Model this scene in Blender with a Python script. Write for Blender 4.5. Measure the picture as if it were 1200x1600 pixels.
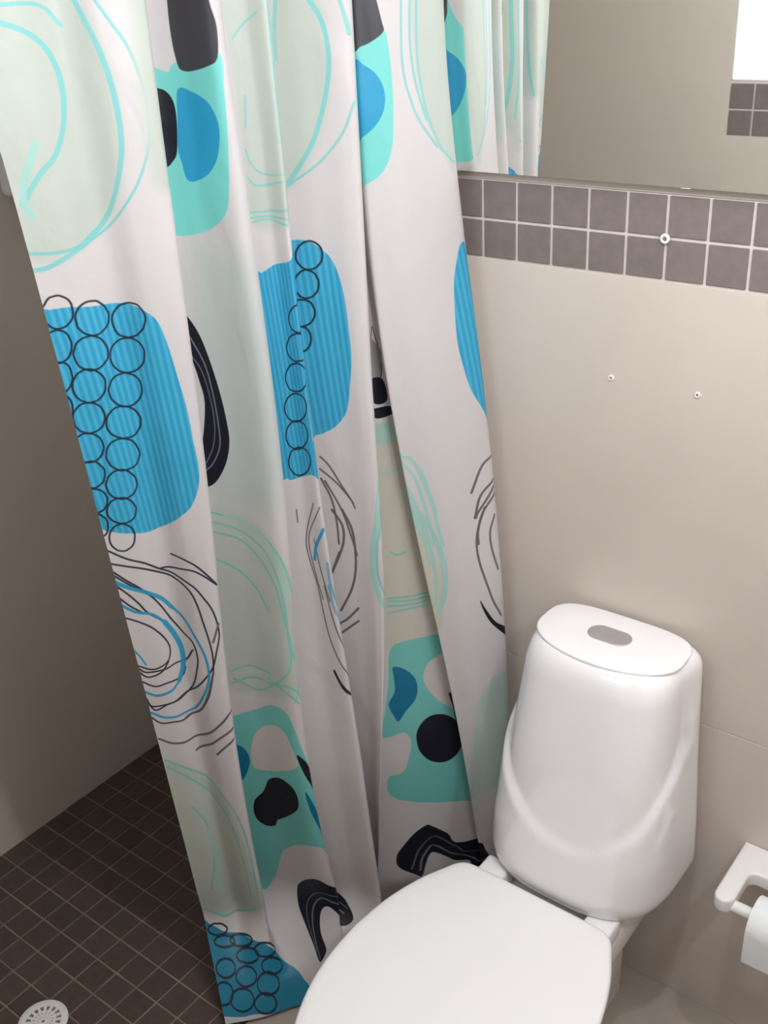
import bpy, bmesh, math, random
import numpy as np
from mathutils import Matrix, Vector

for o in list(bpy.data.objects):
    bpy.data.objects.remove(o, do_unlink=True)
scene = bpy.context.scene
COL = scene.collection
rng = random.Random(7)

# ------------------------------------------------------------------ camera
cam_data = bpy.data.cameras.new('camera')
cam_data.sensor_fit = 'VERTICAL'
cam_data.sensor_height = 36.0
cam_data.lens = 1677.36 / 1600.0 * 36.0
cam_data.clip_start = 0.02
cam = bpy.data.objects.new('camera', cam_data)
COL.objects.link(cam)
CR = Vector((0.79227755, 0.60794061, -0.05200472))
CU = Vector((-0.24296174, 0.39251404, 0.88707515))
CF = Vector((-0.55970159, 0.69017457, -0.45868637))
CP = Vector((1.06622157, -1.64415924, 2.10259572))
cam.matrix_world = Matrix(((CR.x, CU.x, -CF.x, CP.x), (CR.y, CU.y, -CF.y, CP.y),
                           (CR.z, CU.z, -CF.z, CP.z), (0, 0, 0, 1)))
scene.camera = cam

# ------------------------------------------------------------------ world, lights, exposure
world = bpy.data.worlds.new('world')
scene.world = world
world.use_nodes = True
world.node_tree.nodes['Background'].inputs[0].default_value = (0.90, 0.95, 1.0, 1)
world.node_tree.nodes['Background'].inputs[1].default_value = 0.12

def lamp(name, loc, watts, radius, col=(0.94, 0.98, 1.06)):
    d = bpy.data.lights.new(name, 'POINT')
    d.energy = watts
    d.shadow_soft_size = radius
    d.color = col
    o = bpy.data.objects.new(name, d)
    o.location = loc
    COL.objects.link(o)
    return o

lamp('ceiling_lamp_light', (0.66, -0.78, 2.22), 20, 0.028)
lamp('ceiling_lamp_light', (1.28, -0.80, 2.20), 20, 0.028)
WINDOW_GLOW = 2.6

scene.view_settings.view_transform = 'Standard'
scene.view_settings.look = 'None'
scene.view_settings.gamma = 1.0
scene.view_settings.use_curve_mapping = False
scene.view_settings.exposure = 0.0

# ------------------------------------------------------------------ helpers
def srgb(r, g, b):
    f = lambda c: (c / 255 / 12.92) if c / 255 <= 0.04045 else ((c / 255 + 0.055) / 1.055) ** 2.4
    return (f(r), f(g), f(b), 1)

def material(name, col, rough=0.5, var=0.0, scale=20.0, bump=0.0, bump_scale=None, spec=0.5,
             metal=0.0, coat=0.0, per_object=0.0, emit=None, sss=0.0):
    m = bpy.data.materials.new(name)
    m.use_nodes = True
    nt = m.node_tree
    b = nt.nodes['Principled BSDF']
    b.inputs['Base Color'].default_value = col
    b.inputs['Roughness'].default_value = rough
    b.inputs['Specular IOR Level'].default_value = spec
    b.inputs['Metallic'].default_value = metal
    if coat:
        b.inputs['Coat Weight'].default_value = coat
        b.inputs['Coat Roughness'].default_value = 0.03
    if emit:
        b.inputs['Emission Color'].default_value = emit[0]
        b.inputs['Emission Strength'].default_value = emit[1]
    tc = nt.nodes.new('ShaderNodeTexCoord')
    if var or per_object:
        no = nt.nodes.new('ShaderNodeTexNoise')
        no.inputs['Scale'].default_value = scale
        no.inputs['Detail'].default_value = 5
        geo = nt.nodes.new('ShaderNodeNewGeometry')
        nt.links.new(geo.outputs['Position'], no.inputs['Vector'])
        mr = nt.nodes.new('ShaderNodeMapRange')
        mr.inputs['From Min'].default_value = 0.3
        mr.inputs['From Max'].default_value = 0.7
        mr.inputs['To Min'].default_value = 1 - var
        mr.inputs['To Max'].default_value = 1 + var
        nt.links.new(no.outputs['Fac'], mr.inputs['Value'])
        fac = mr.outputs['Result']
        if per_object:
            oi = nt.nodes.new('ShaderNodeObjectInfo')
            mr2 = nt.nodes.new('ShaderNodeMapRange')
            mr2.inputs['To Min'].default_value = 1 - per_object
            mr2.inputs['To Max'].default_value = 1 + per_object
            nt.links.new(oi.outputs['Random'], mr2.inputs['Value'])
            mu = nt.nodes.new('ShaderNodeMath')
            mu.operation = 'MULTIPLY'
            nt.links.new(fac, mu.inputs[0])
            nt.links.new(mr2.outputs['Result'], mu.inputs[1])
            fac = mu.outputs[0]
        vm = nt.nodes.new('ShaderNodeVectorMath')
        vm.operation = 'SCALE'
        vm.inputs[0].default_value = col[:3]
        nt.links.new(fac, vm.inputs['Scale'])
        nt.links.new(vm.outputs[0], b.inputs['Base Color'])
    if bump:
        n2 = nt.nodes.new('ShaderNodeTexNoise')
        n2.inputs['Scale'].default_value = bump_scale or scale * 3
        n2.inputs['Detail'].default_value = 4
        nt.links.new(tc.outputs['Object'], n2.inputs['Vector'])
        bp = nt.nodes.new('ShaderNodeBump')
        bp.inputs['Strength'].default_value = bump
        bp.inputs['Distance'].default_value = 0.004
        nt.links.new(n2.outputs['Fac'], bp.inputs['Height'])
        nt.links.new(bp.outputs[0], b.inputs['Normal'])
    return m

M = {}
M['wall'] = material('beige_wall', srgb(205, 194, 183), 0.45, var=0.025, scale=6, bump=0.03, bump_scale=60)
M['mosaic'] = material('grey_brown_mosaic', srgb(122, 110, 106), 0.5, var=0.10, scale=45, bump=0.12, bump_scale=90, per_object=0.04)
M['floor_mosaic'] = material('dark_floor_mosaic', srgb(80, 68, 62), 0.5, var=0.12, scale=45, bump=0.12, bump_scale=90, per_object=0.10)
M['grout'] = material('pale_grout', srgb(212, 200, 194), 0.8, var=0.05, scale=60)
M['floor_grout'] = material('floor_grout', srgb(142, 122, 105), 0.8, var=0.25, scale=14)
M['floor_plain'] = material('light_floor', srgb(176, 164, 152), 0.5, var=0.04, scale=12)
M['ceiling'] = material('white_ceiling', srgb(235, 233, 228), 0.8, var=0.01, scale=8)
M['ceramic'] = material('white_ceramic', srgb(244, 241, 241), 0.07, var=0.006, scale=5, coat=0.4)
M['lid'] = material('white_seat_plastic', srgb(245, 243, 242), 0.3, var=0.006, scale=5)
M['chrome'] = material('brushed_chrome', srgb(176, 172, 170), 0.42, var=0.05, scale=40, metal=0.35)
M['plastic'] = material('white_plastic', srgb(236, 235, 231), 0.32, var=0.01, scale=8)
M['paper'] = material('white_paper', srgb(238, 240, 240), 0.9, var=0.02, scale=60, bump=0.15, bump_scale=160)
M['card'] = material('cardboard', srgb(160, 140, 115), 0.9, var=0.05)
M['steel'] = material('steel', srgb(190, 190, 190), 0.3, metal=1.0, var=0.02)
M['dark'] = material('dark_hole', srgb(120, 112, 106), 0.8, var=0.05)
M['frame'] = material('white_frame', srgb(240, 240, 238), 0.4, var=0.01)
M['mirror'] = material('mirror_silver', (0.93, 0.94, 0.92, 1), 0.01, var=0.004, scale=2, metal=1.0)
M['glass_edge'] = material('mirror_edge', srgb(150, 148, 136), 0.3, var=0.03, scale=10)
M['pane'] = material('frosted_daylight_pane', srgb(240, 245, 248), 0.4, var=0.01, emit=((0.93, 0.98, 1, 1), WINDOW_GLOW))

def link(name, me, mat, parent=None, **props):
    o = bpy.data.objects.new(name, me)
    COL.objects.link(o)
    if mat is not None and not me.materials:
        me.materials.append(mat)
    if parent is not None:
        o.parent = parent
        o.matrix_parent_inverse = Matrix.Identity(4)
        pw = parent.get('_w')
    for k, v in props.items():
        o[k] = v
    return o

def empty(name, loc, label, category, group=None):
    o = bpy.data.objects.new(name, None)
    o.empty_display_size = 0.05
    o.location = loc
    COL.objects.link(o)
    o['label'] = label
    o['category'] = category
    if group:
        o['group'] = group
    return o

def mesh_from(bm, smooth=False, name='mesh'):
    bmesh.ops.recalc_face_normals(bm, faces=bm.faces)
    me = bpy.data.meshes.new(name)
    bm.to_mesh(me)
    bm.free()
    if smooth:
        for p in me.polygons:
            p.use_smooth = True
    return me

def add_box(bm, lo, hi, bev=0.0, seg=2):
    r = bmesh.ops.create_cube(bm, size=1)
    vs = r['verts']
    for v in vs:
        v.co = Vector([lo[i] + (v.co[i] + 0.5) * (hi[i] - lo[i]) for i in range(3)])
    if bev:
        es = list({e for v in vs for e in v.link_edges})
        bmesh.ops.bevel(bm, geom=es, offset=bev, segments=seg, affect='EDGES', profile=0.5)

def box(name, lo, hi, mat, parent=None, bev=0.0, seg=2, off=(0, 0, 0), **props):
    bm = bmesh.new()
    add_box(bm, [lo[i] - off[i] for i in range(3)], [hi[i] - off[i] for i in range(3)], bev, seg)
    return link(name, mesh_from(bm, bev > 0 and seg > 2), mat, parent, **props)

def add_loft(bm, rings, cap0=True, cap1=True):
    vr = [[bm.verts.new(c) for c in ring] for ring in rings]
    n = len(vr[0])
    for a, b in zip(vr[:-1], vr[1:]):
        for i in range(n):
            j = (i + 1) % n
            bm.faces.new((a[i], a[j], b[j], b[i]))
    if cap0:
        bm.faces.new(vr[0][::-1])
    if cap1:
        bm.faces.new(vr[-1])
    return vr

def add_cyl(bm, p0, p1, r0, r1=None, n=24):
    p0, p1 = Vector(p0), Vector(p1)
    r1 = r0 if r1 is None else r1
    d = (p1 - p0).normalized()
    a = d.orthogonal().normalized()
    b = d.cross(a)
    ring = lambda c, r: [c + r * (math.cos(t) * a + math.sin(t) * b) for t in [2 * math.pi * i / n for i in range(n)]]
    add_loft(bm, [ring(p0, r0), ring(p1, r1)])

def smooth_by_angle(me, deg=40):
    for p in me.polygons:
        p.use_smooth = True
    bm = bmesh.new()
    bm.from_mesh(me)
    for e in bm.edges:
        if len(e.link_faces) == 2 and e.calc_face_angle(0) > math.radians(deg):
            e.smooth = False
    bm.to_mesh(me)
    bm.free()
    return me

# ------------------------------------------------------------------ room shell
P = 0.07                       # mosaic pitch
XL, XR, YF, ZC = -1.157, 1.60, -1.49, 2.62
ZS = 1.6763                    # centre line of the mosaic strip

# floor: shower side laid with mosaic, toilet side plain
XSH = -0.245
floor = box('floor', (XL - 0.1, YF - 1.2, -0.10), (XR + 0.1, 0.1, -0.003), M['floor_grout'], kind='structure')
bm = bmesh.new()
add_box(bm, (XSH, YF - 1.2, -0.0028), (XR, 0.0, 0.0005))
link('floor_sheet', mesh_from(bm), M['floor_plain'], floor, label='plain light beige floor beside the shower')

def tile_mesh(w, h, t, bev, name):
    bm = bmesh.new()
    add_box(bm, (-w / 2, -h / 2, -t), (w / 2, h / 2, 0), bev, 1)
    bmesh.ops.delete(bm, geom=[f for f in bm.faces if f.normal.z < -0.9], context='FACES')
    return mesh_from(bm, name=name)

ft = tile_mesh(P - 0.0046, P - 0.0046, 0.003, 0.0009, 'floor_mosaic_tile')
for i in range(13):
    for j in range(21):
        o = link('mosaic_tile', ft, M['floor_mosaic'], floor)
        o.location = (-1.155 + (i + 0.5) * P, -(j + 0.5) * P - 0.002, rng.uniform(-0.0004, 0.0004))
        o.rotation_euler = (rng.uniform(-.006, .006), rng.uniform(-.006, .006), rng.uniform(-.01, .01))

wall_back = box('wall_back', (XL - 0.1, 0.004, -0.1), (XR + 0.1, 0.12, ZC), M['grout'], kind='structure')
for z0, z1 in ((0.0, 0.7560), (0.7570, ZS - P - 0.0005), (ZS + P + 0.0005, ZC)):
    box('wall_panel', (XL, 0.0, z0), (XR, 0.0039, z1), M['wall'], wall_back, bev=0.0008, seg=1)
st = tile_mesh(P - 0.0056, P - 0.0056, 0.0035, 0.0008, 'strip_mosaic_tile')

def strip(wall, x0, x1, y, facing):
    k0, k1 = math.ceil(x0 / P), math.floor(x1 / P)
    for k in range(k0, k1):
        for r in (0, 1):
            o = link('mosaic_tile', st, M['mosaic'], wall)
            o.location = ((k + 0.5) * P, y, ZS + (r - 0.5) * P)
            o.rotation_euler = (math.pi / 2 + rng.uniform(-.004, .004), 0, 0 if facing < 0 else math.pi)
strip(wall_back, XL + 0.035, 1.4, 0.0005, -1)

wall_left = box('wall_left', (XL - 0.12, YF - 0.12, -0.1), (XL, 0.004, ZC), M['wall'], kind='structure')
wall_right = box('wall_right', (XR, YF - 1.2, -0.1), (XR + 0.12, 0.004, ZC), M['wall'], kind='structure')
ceiling = box('ceiling', (XL - 0.12, YF - 0.12, ZC), (XR + 0.12, 0.12, ZC + 0.1), M['ceiling'], kind='structure')

# opposite wall (seen in the mirror): window above a mosaic strip, doorway on the right where the photo is taken from
WX0, WX1, WZ0, WZ1 = -0.121, 0.40, ZS + P + 0.004, 2.40
DX0, DX1, DZ = 0.60, 1.50, 2.38
bm = bmesh.new()
for lo, hi in (((XL, YF - 0.1, -0.1), (WX0, YF, ZC)), ((WX0, YF - 0.1, -0.1), (WX1, YF, ZS - P)),
               ((WX0, YF - 0.1, ZS - P), (WX1, YF - 0.004, WZ0)),
               ((WX0, YF - 0.1, WZ1), (WX1, YF, ZC)), ((WX1, YF - 0.1, -0.1), (DX0, YF, ZC)),
               ((DX0, YF - 0.1, DZ), (DX1, YF, ZC)), ((DX1, YF - 0.1, -0.1), (XR, YF, ZC))):
    add_box(bm, lo, hi)
wall_front = link('wall_front', mesh_from(bm), M['wall'], kind='structure')
bm = bmesh.new()
add_box(bm, (WX0, YF - 0.0039, ZS - P), (WX1, YF - 0.0028, WZ0))
link('grout_bed', mesh_from(bm), M['grout'], wall_front)
for k in range(7):
    for r in (0, 1):
        o = link('mosaic_tile', st, M['mosaic'], wall_front)
        o.location = (WX0 + (k + 0.5) * P - 0.0, YF + 0.0005, ZS + (r - 0.5) * P)
        o.rotation_euler = (math.pi / 2, 0, math.pi)
win = bpy.data.objects.new('window_1', None)
win.location = ((WX0 + WX1) / 2, YF, WZ0)
COL.objects.link(win)
win['kind'] = 'structure'
wof = tuple(win.location)
bm = bmesh.new()
for lo, hi in (((WX0, YF - 0.06, WZ0), (WX0 + 0.007, YF - 0.001, WZ1)), ((WX1 - 0.007, YF - 0.06, WZ0), (WX1, YF - 0.001, WZ1)),
               ((WX0, YF - 0.06, WZ0), (WX1, YF - 0.001, WZ0 + 0.006)), ((WX0, YF - 0.06, WZ1 - 0.007), (WX1, YF - 0.001, WZ1))):
    add_box(bm, [lo[i] - wof[i] for i in range(3)], [hi[i] - wof[i] for i in range(3)], 0.002, 1)
link('window_frame', mesh_from(bm), M['frame'], win)
box('window_pane', (WX0 + 0.006, YF - 0.012, WZ0 + 0.005), (WX1 - 0.006, YF - 0.005, WZ1 - 0.006), M['pane'], win, off=wof)
# ------------------------------------------------------------------ mirror
mir = empty('wall_mirror', (0.35, 0.0, 1.761), 'frameless rectangular wall mirror fixed just above the grey-brown mosaic strip', 'mirror')
mo = tuple(mir.location)
box('mirror_backing', (-0.0625, -0.0185, 1.7615), (0.78, 0.0005, 2.36), M['glass_edge'], mir, bev=0.001, seg=1, off=mo)
bm = bmesh.new()
add_box(bm, (-0.063 - mo[0], -0.0225, 0.0), (0.7805 - mo[0], -0.0185, 2.3605 - mo[2]), 0.0012, 1)
link('mirror_glass', mesh_from(bm), M['mirror'], mir)

# ------------------------------------------------------------------ wall plugs
def plug(loc, r, label):
    t = empty('wall_plug', loc, label, 'wall plug')
    n = 20
    ring = lambda rr, y: [Vector((rr * math.cos(2 * math.pi * i / n), y, rr * math.sin(2 * math.pi * i / n))) for i in range(n)]
    bm = bmesh.new()
    add_loft(bm, [ring(r, 0.001), ring(r, -0.0018), ring(r * 0.8, -0.0032), ring(r * 0.5, -0.0030), ring(r * 0.45, 0.0)], True, False)
    link('collar', smooth_by_angle(mesh_from(bm)), M['plastic'], t)
    bm = bmesh.new()
    add_loft(bm, [ring(r * 0.5, 0.0), ring(r * 0.48, -0.0012)])
    link('hole', mesh_from(bm), M['dark'], t, label='dark screw hole')
plug((0.266, 0.0, 1.4233), 0.0052, 'small plastic wall plug in the plain wall, the left of the two above the cistern')
plug((0.4257, 0.0, 1.4217), 0.0052, 'small plastic wall plug in the plain wall, the right of the two above the cistern')
plug((0.350, -0.002, 1.6763), 0.0082, 'round white wall plug where four mosaic tiles of the strip meet')

# ------------------------------------------------------------------ toilet
toilet = empty('toilet', (0.30, -0.42, 0.0005), 'white toilet with closed lid and tall tapered cistern against the beige wall', 'toilet')
TO = Vector(toilet.location)
def T(v):
    return Vector(v) - TO
Zt = [0.40, 0.43, 0.47, 0.55, 0.72, 0.90, 0.935, 0.95]
At = [0.190, 0.192, 0.192, 0.187, 0.175, 0.164, 0.160, 0.158]
Bt = [0.280, 0.285, 0.285, 0.275, 0.250, 0.215, 0.205, 0.203]
Nt = [2.9, 3.0, 3.3, 3.7, 3.6, 3.2, 2.8, 2.7]
Ct = [0.326, 0.326, 0.326, 0.328, 0.330, 0.334, 0.335, 0.335]
def section(z, inset, n=120, back=-0.008):
    a, b, e, c = (float(np.interp(z, Zt, t)) for t in (At, Bt, Nt, Ct))
    eb = float(np.interp(z, (0.40, 0.80, 0.95), (6.0, 5.0, 4.6)))
    y0 = -0.075
    pts = []
    for i in range(n):
        t = 2 * math.pi * i / n
        ct, s = math.cos(t), math.sin(t)
        ee = e if s >= 0 else eb
        ux = math.copysign(abs(ct) ** (2 / ee), ct)
        uy = math.copysign(abs(s) ** (2 / ee), s)
        x, y = c + a * ux, y0 - ((b + y0) if s >= 0 else (back - y0)) * uy
        zc = 0.556 + 4.2 * (x - 0.345) ** 2 + float(np.interp(y, (-0.23, -0.18, -0.138, -0.102, -0.07, -0.03), (0, 0.034, 0.060, 0.105, 0.167, 0.25)))
        k = max(0.0, min(1.0, (z - zc) / 0.026))
        d = 0.011 * (k * k * (3 - 2 * k)) * min(1.0, max(0.0, (-0.045 - y) / 0.06)) + inset
        nx, ny = ux, -uy
        l = math.hypot(nx, ny) or 1
        pts.append(T((x - d * nx / l, min(back, y - d * ny / l), z)))
    return pts
rings = []
for z, ins in ((0.392, 0.10), (0.394, 0.065), (0.399, 0.044), (0.407, 0.027), (0.420, 0.013), (0.436, 0.004)):
    rings.append(section(z, ins))
for i in range(56):
    rings.append(section(0.452 + (0.916 - 0.452) * i / 55, 0))
for t in (15, 30, 45, 60, 75, 90):
    a_ = math.radians(t)
    rings.append(section(0.916 + 0.029 * math.sin(a_), 0.020 * (1 - math.cos(a_))))
bm = bmesh.new()
add_loft(bm, rings)
cist = link('cistern', smooth_by_angle(mesh_from(bm), 60), M['ceramic'], toilet)
# cistern lid: an oval disc let into the top
def lid_ring(ins, z, n=96):
    pts = []
    for i in range(n):
        t = 2 * math.pi * i / n
        ct, s = math.cos(t), math.sin(t)
        e = 2.15 if s >= 0 else 3.8
        x = 0.335 + (0.146 - ins) * math.copysign(abs(ct) ** (2 / e), ct)
        y = -0.096 - ((0.086 if s >= 0 else 0.0865) - ins) * math.copysign(abs(s) ** (2 / e), s)
        pts.append(T((x, y, z)))
    return pts
bm = bmesh.new()
add_loft(bm, [lid_ring(0.0005, 0.9440), lid_ring(0, 0.9475), lid_ring(0.0014, 0.9496), lid_ring(0.005, 0.9508), lid_ring(0.05, 0.9512)])
link('cistern_lid', smooth_by_angle(mesh_from(bm), 60), M['lid'], toilet)
# flush button
def oval(cx, cy, hl, r, z, n=14):
    pts = []
    for s, a0 in ((1, -90), (-1, 90)):
        for i in range(n + 1):
            a = math.radians(a0 + 180 * i / n)
            pts.append(T((cx + s * hl + r * math.cos(a), cy + r * math.sin(a), z)))
    return pts
bm = bmesh.new()
add_loft(bm, [oval(0.331, -0.088, 0.0190, 0.0245, 0.9495), oval(0.331, -0.088, 0.0190, 0.0245, 0.9518), oval(0.331, -0.088, 0.0190, 0.0228, 0.9530)])
link('flush_button', smooth_by_angle(mesh_from(bm), 30), M['chrome'], toilet, label='grey oval flush button')

LCX = 0.300
half = [(0.0, -0.298), (0.10, -0.298), (0.142, -0.299), (0.160, -0.303), (0.175, -0.316), (0.188, -0.340), (0.214, -0.395), (0.236, -0.470), (0.2455, -0.545)]
for i in range(0, 13):
    t = math.radians(90 * i / 12)
    half.append((0.2465 * math.cos(t), -0.585 - 0.345 * math.sin(t)))
def densify(pts, n=4):
    out = []
    for i in range(len(pts) - 1):
        p0, p1, p2, p3 = pts[max(i - 1, 0)], pts[i], pts[i + 1], pts[min(i + 2, len(pts) - 1)]
        for k in range(n):
            t = k / n
            out.append(tuple(0.5 * (2 * p1[j] + (p2[j] - p0[j]) * t + (2 * p0[j] - 5 * p1[j] + 4 * p2[j] - p3[j]) * t * t +
                                    (3 * p1[j] - p0[j] - 3 * p2[j] + p3[j]) * t ** 3) for j in (0, 1)))
    out.append(pts[-1])
    return out
hd = densify(half)
outline = [(x, y) for x, y in hd] + [(-x, y) for x, y in hd[-2:0:-1]]
YC = -0.60
def oring(ins, z, dome=0.0):
    r = []
    for x, y in outline:
        k = 1 - ins / 0.25
        r.append(T((LCX + x * k, YC + (y - YC) * (1 - ins / 0.32), z)))
    return r
bm = bmesh.new()
add_loft(bm, [oring(0.006, 0.4335), oring(0.001, 0.436), oring(0, 0.441), oring(0.002, 0.4465), oring(0.007, 0.4492), oring(0.02, 0.4503), oring(0.10, 0.4512), oring(0.18, 0.4516)])
link('seat_lid', smooth_by_angle(mesh_from(bm), 60), M['lid'], toilet)
bm = bmesh.new()
o_ = [oring(0.006, 0.416), oring(0.003, 0.420), oring(0.003, 0.428), oring(0.007, 0.4328), oring(0.070, 0.4328), oring(0.078, 0.424), oring(0.074, 0.416)]
vr = add_loft(bm, o_ + [o_[0]], False, False)
bmesh.ops.remove_doubles(bm, verts=bm.verts, dist=1e-6)
link('seat', smooth_by_angle(mesh_from(bm), 50), M['lid'], toilet)
# bowl: rim, bulge, waist, foot
def bring(k, kx, cy, z, ky=None):
    ky = ky or kx
    return [T((LCX + x * kx, cy + (y - YC) * ky, z)) for x, y in outline]
bm = bmesh.new()
add_loft(bm, [bring(0, 0.52, -0.50, 0.0, 0.66), bring(0, 0.50, -0.50, 0.03, 0.64), bring(0, 0.47, -0.49, 0.12, 0.60), bring(0, 0.56, -0.51, 0.20, 0.66), bring(0, 0.78, -0.56, 0.29, 0.80),
              bring(0, 0.92, -0.59, 0.35, 0.92), bring(0, 0.955, -0.60, 0.39, 0.955), bring(0, 0.95, -0.60, 0.410, 0.95), bring(0, 0.93, -0.60, 0.4155, 0.93)])
add_box(bm, T((0.165, -0.36, 0.30)), T((0.455, -0.045, 0.3880)), 0.02, 3)
add_box(bm, T((0.20, -0.40, 0.0)), T((0.40, -0.06, 0.33)), 0.03, 3)
link('bowl', smooth_by_angle(mesh_from(bm), 50), M['ceramic'], toilet)
for x in (0.188, 0.430):
    bm = bmesh.new()
    add_box(bm, T((x - 0.030, -0.315, 0.385)), T((x + 0.030, -0.240, 0.431)), 0.008, 3)
    link('hinge', smooth_by_angle(mesh_from(bm), 50), M['lid'], toilet)

# ------------------------------------------------------------------ toilet roll holder and roll
hold = empty('toilet_roll_holder', (0.715, 0.0, 0.500), 'chunky white plastic toilet roll holder on the wall right of the toilet', 'roll holder')
ho = Vector(hold.location)
def arc(cx, cy, r, a0, a1, n=8):
    return [(cx + r * math.cos(math.radians(a0 + (a1 - a0) * i / n)), cy + r * math.sin(math.radians(a0 + (a1 - a0) * i / n))) for i in range(n + 1)]
xa, xb, yf = 0.603, 0.827, -0.170
plan = [(xa, 0.0)] + arc(xa + 0.019, yf + 0.019, 0.019, 180, 360) + arc(xa + 0.038 + 0.016, -0.072 - 0.016 + 0.0, 0.016, 180, 90)
plan += arc(xb - 0.038 - 0.016, -0.088, 0.016, 90, 0) + arc(xb - 0.019, yf + 0.019, 0.019, 180, 360) + [(xb, 0.0)]
bm = bmesh.new()
vs = [bm.verts.new(Vector((x, y, 0.484)) - ho) for x, y in plan]
f = bm.faces.new(vs)
ex = bmesh.ops.extrude_face_region(bm, geom=[f])
bmesh.ops.translate(bm, verts=[v for v in ex['geom'] if isinstance(v, bmesh.types.BMVert)], vec=(0, 0, 0.033))
bmesh.ops.recalc_face_normals(bm, faces=bm.faces)
es = [e for e in bm.edges if len(e.link_faces) == 2 and e.calc_face_angle(0) > 1.2 and abs(e.verts[0].co.z - e.verts[1].co.z) < 0.001]
bmesh.ops.bevel(bm, geom=es, offset=0.006, segments=4, affect='EDGES', profile=0.5)
link('bracket', smooth_by_angle(mesh_from(bm), 35), M['plastic'], hold)
bm = bmesh.new()
add_cyl(bm, Vector((0.630, -0.150, 0.494)) - ho, Vector((0.800, -0.150, 0.494)) - ho, 0.0115)
link('spindle', smooth_by_angle(mesh_from(bm), 50), M['plastic'], hold)
roll = empty('toilet_roll', (0.732, -0.150, 0.494 - 0.046), 'white toilet paper roll with its loose end hanging at the front of the holder', 'toilet roll')
ro = Vector(roll.location)
RR, CY, CZ = 0.046, -0.150, 0.494 - 0.0086
x0, x1 = 0.678, 0.785
n = 48
circ = lambda r, x: [Vector((x, CY + r * math.cos(2 * math.pi * i / n), CZ + r * math.sin(2 * math.pi * i / n))) - ro for i in range(n)]
bm = bmesh.new()
R0 = [circ(0.022, x0), circ(RR - 0.002, x0), circ(RR, x0 + 0.002), circ(RR, x1 - 0.002), circ(RR - 0.002, x1), circ(0.022, x1)]
add_loft(bm, R0 + [R0[0]], False, False)
bmesh.ops.remove_doubles(bm, verts=bm.verts, dist=1e-6)
link('paper', smooth_by_angle(mesh_from(bm), 40), M['paper'], roll)
bm = bmesh.new()
C0 = [circ(0.0222, x0 - 0.0005), circ(0.0222, x1 + 0.0005), circ(0.0205, x1 + 0.0005), circ(0.0205, x0 - 0.0005)]
add_loft(bm, C0 + [C0[0]], False, False)
bmesh.ops.remove_doubles(bm, verts=bm.verts, dist=1e-6)
link('core', smooth_by_angle(mesh_from(bm), 40), M['card'], roll)
bm = bmesh.new()
prof = []
for i in range(9):
    a = math.radians(110 + 70 * i / 8)
    prof.append((CY + (RR + 0.0006) * math.cos(a), CZ + (RR + 0.0006) * math.sin(a)))
prof += [(CY - RR - 0.0008, CZ - 0.02), (CY - RR - 0.0004, CZ - 0.045), (CY - RR + 0.0005, 0.416)]
back_ = [(y + 0.0006, z) for y, z in prof]
ringa = [[Vector((x, y, z)) - ro for (y, z) in prof + back_[::-1]] for x in (x0 + 0.0005, x1 - 0.0005)]
add_loft(bm, ringa)
link('loose_sheet', smooth_by_angle(mesh_from(bm), 40), M['paper'], roll)

# ------------------------------------------------------------------ floor drain
dr = empty('floor_drain', (-0.627, -0.888, 0.0), 'round white slotted drain grate set in the dark shower floor', 'drain')
n = 40
cr = lambda r, z, n=n: [Vector((r * math.cos(2 * math.pi * i / n), r * math.sin(2 * math.pi * i / n), z)) for i in range(n)]
bm = bmesh.new()
add_loft(bm, [cr(0.047, 0.0004), cr(0.046, 0.0012)])
link('drain_cup', mesh_from(bm), M['dark'], dr)
bm = bmesh.new()
for ro_, ri_ in ((0.056, 0.040), (0.0285, 0.0235), (0.0125, 0.004)):
    rr = [cr(ro_, 0.0006), cr(ro_, 0.0042), cr(ro_ - 0.0015, 0.0052), cr(ri_ + 0.001, 0.0052), cr(ri_, 0.0042), cr(ri_, 0.0006)]
    add_loft(bm, rr + [rr[0]], False, False)
bmesh.ops.remove_doubles(bm, verts=bm.verts, dist=1e-6)
for k in range(16):
    a = 2 * math.pi * k / 16
    d = Vector((math.cos(a), math.sin(a), 0)); s = Vector((-d.y, d.x, 0)) * 0.0030
    add_loft(bm, [[d * r + s + Vector((0, 0, .001)), d * r - s + Vector((0, 0, .001)), d * r - s + Vector((0, 0, .0048)), d * r + s + Vector((0, 0, .0048))] for r in (0.011, 0.041)])
link('grate', smooth_by_angle(mesh_from(bm), 40), M['plastic'], dr)

# ------------------------------------------------------------------ white box on the shower wall
wb = box('wall_box', (-1.158, -0.215, 1.664), (-1.02, -0.06, 2.02), M['plastic'], None, bev=0.018, seg=4)
smooth_by_angle(wb.data, 40)
wb['label'] = 'plain white box with rounded edges on the shower wall, left of the curtain'
wb['category'] = 'box'
# ------------------------------------------------------------------ shower curtain
def catmull(P, n):
    # P: (k, d) control points -> n samples per span
    P = np.asarray(P, float)
    Q = np.vstack([2 * P[:1] - P[1:2], P, 2 * P[-1:] - P[-2:-1]])
    t = np.linspace(0, 1, n, endpoint=False)[:, None]
    out = []
    for i in range(1, len(Q) - 2):
        p0, p1, p2, p3 = Q[i - 1], Q[i], Q[i + 1], Q[i + 2]
        out.append(0.5 * (2 * p1 + (p2 - p0) * t + (2 * p0 - 5 * p1 + 4 * p2 - p3) * t ** 2 + (3 * p1 - p0 - 3 * p2 + p3) * t ** 3))
    return np.vstack(out + [P[-1:]])

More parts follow.
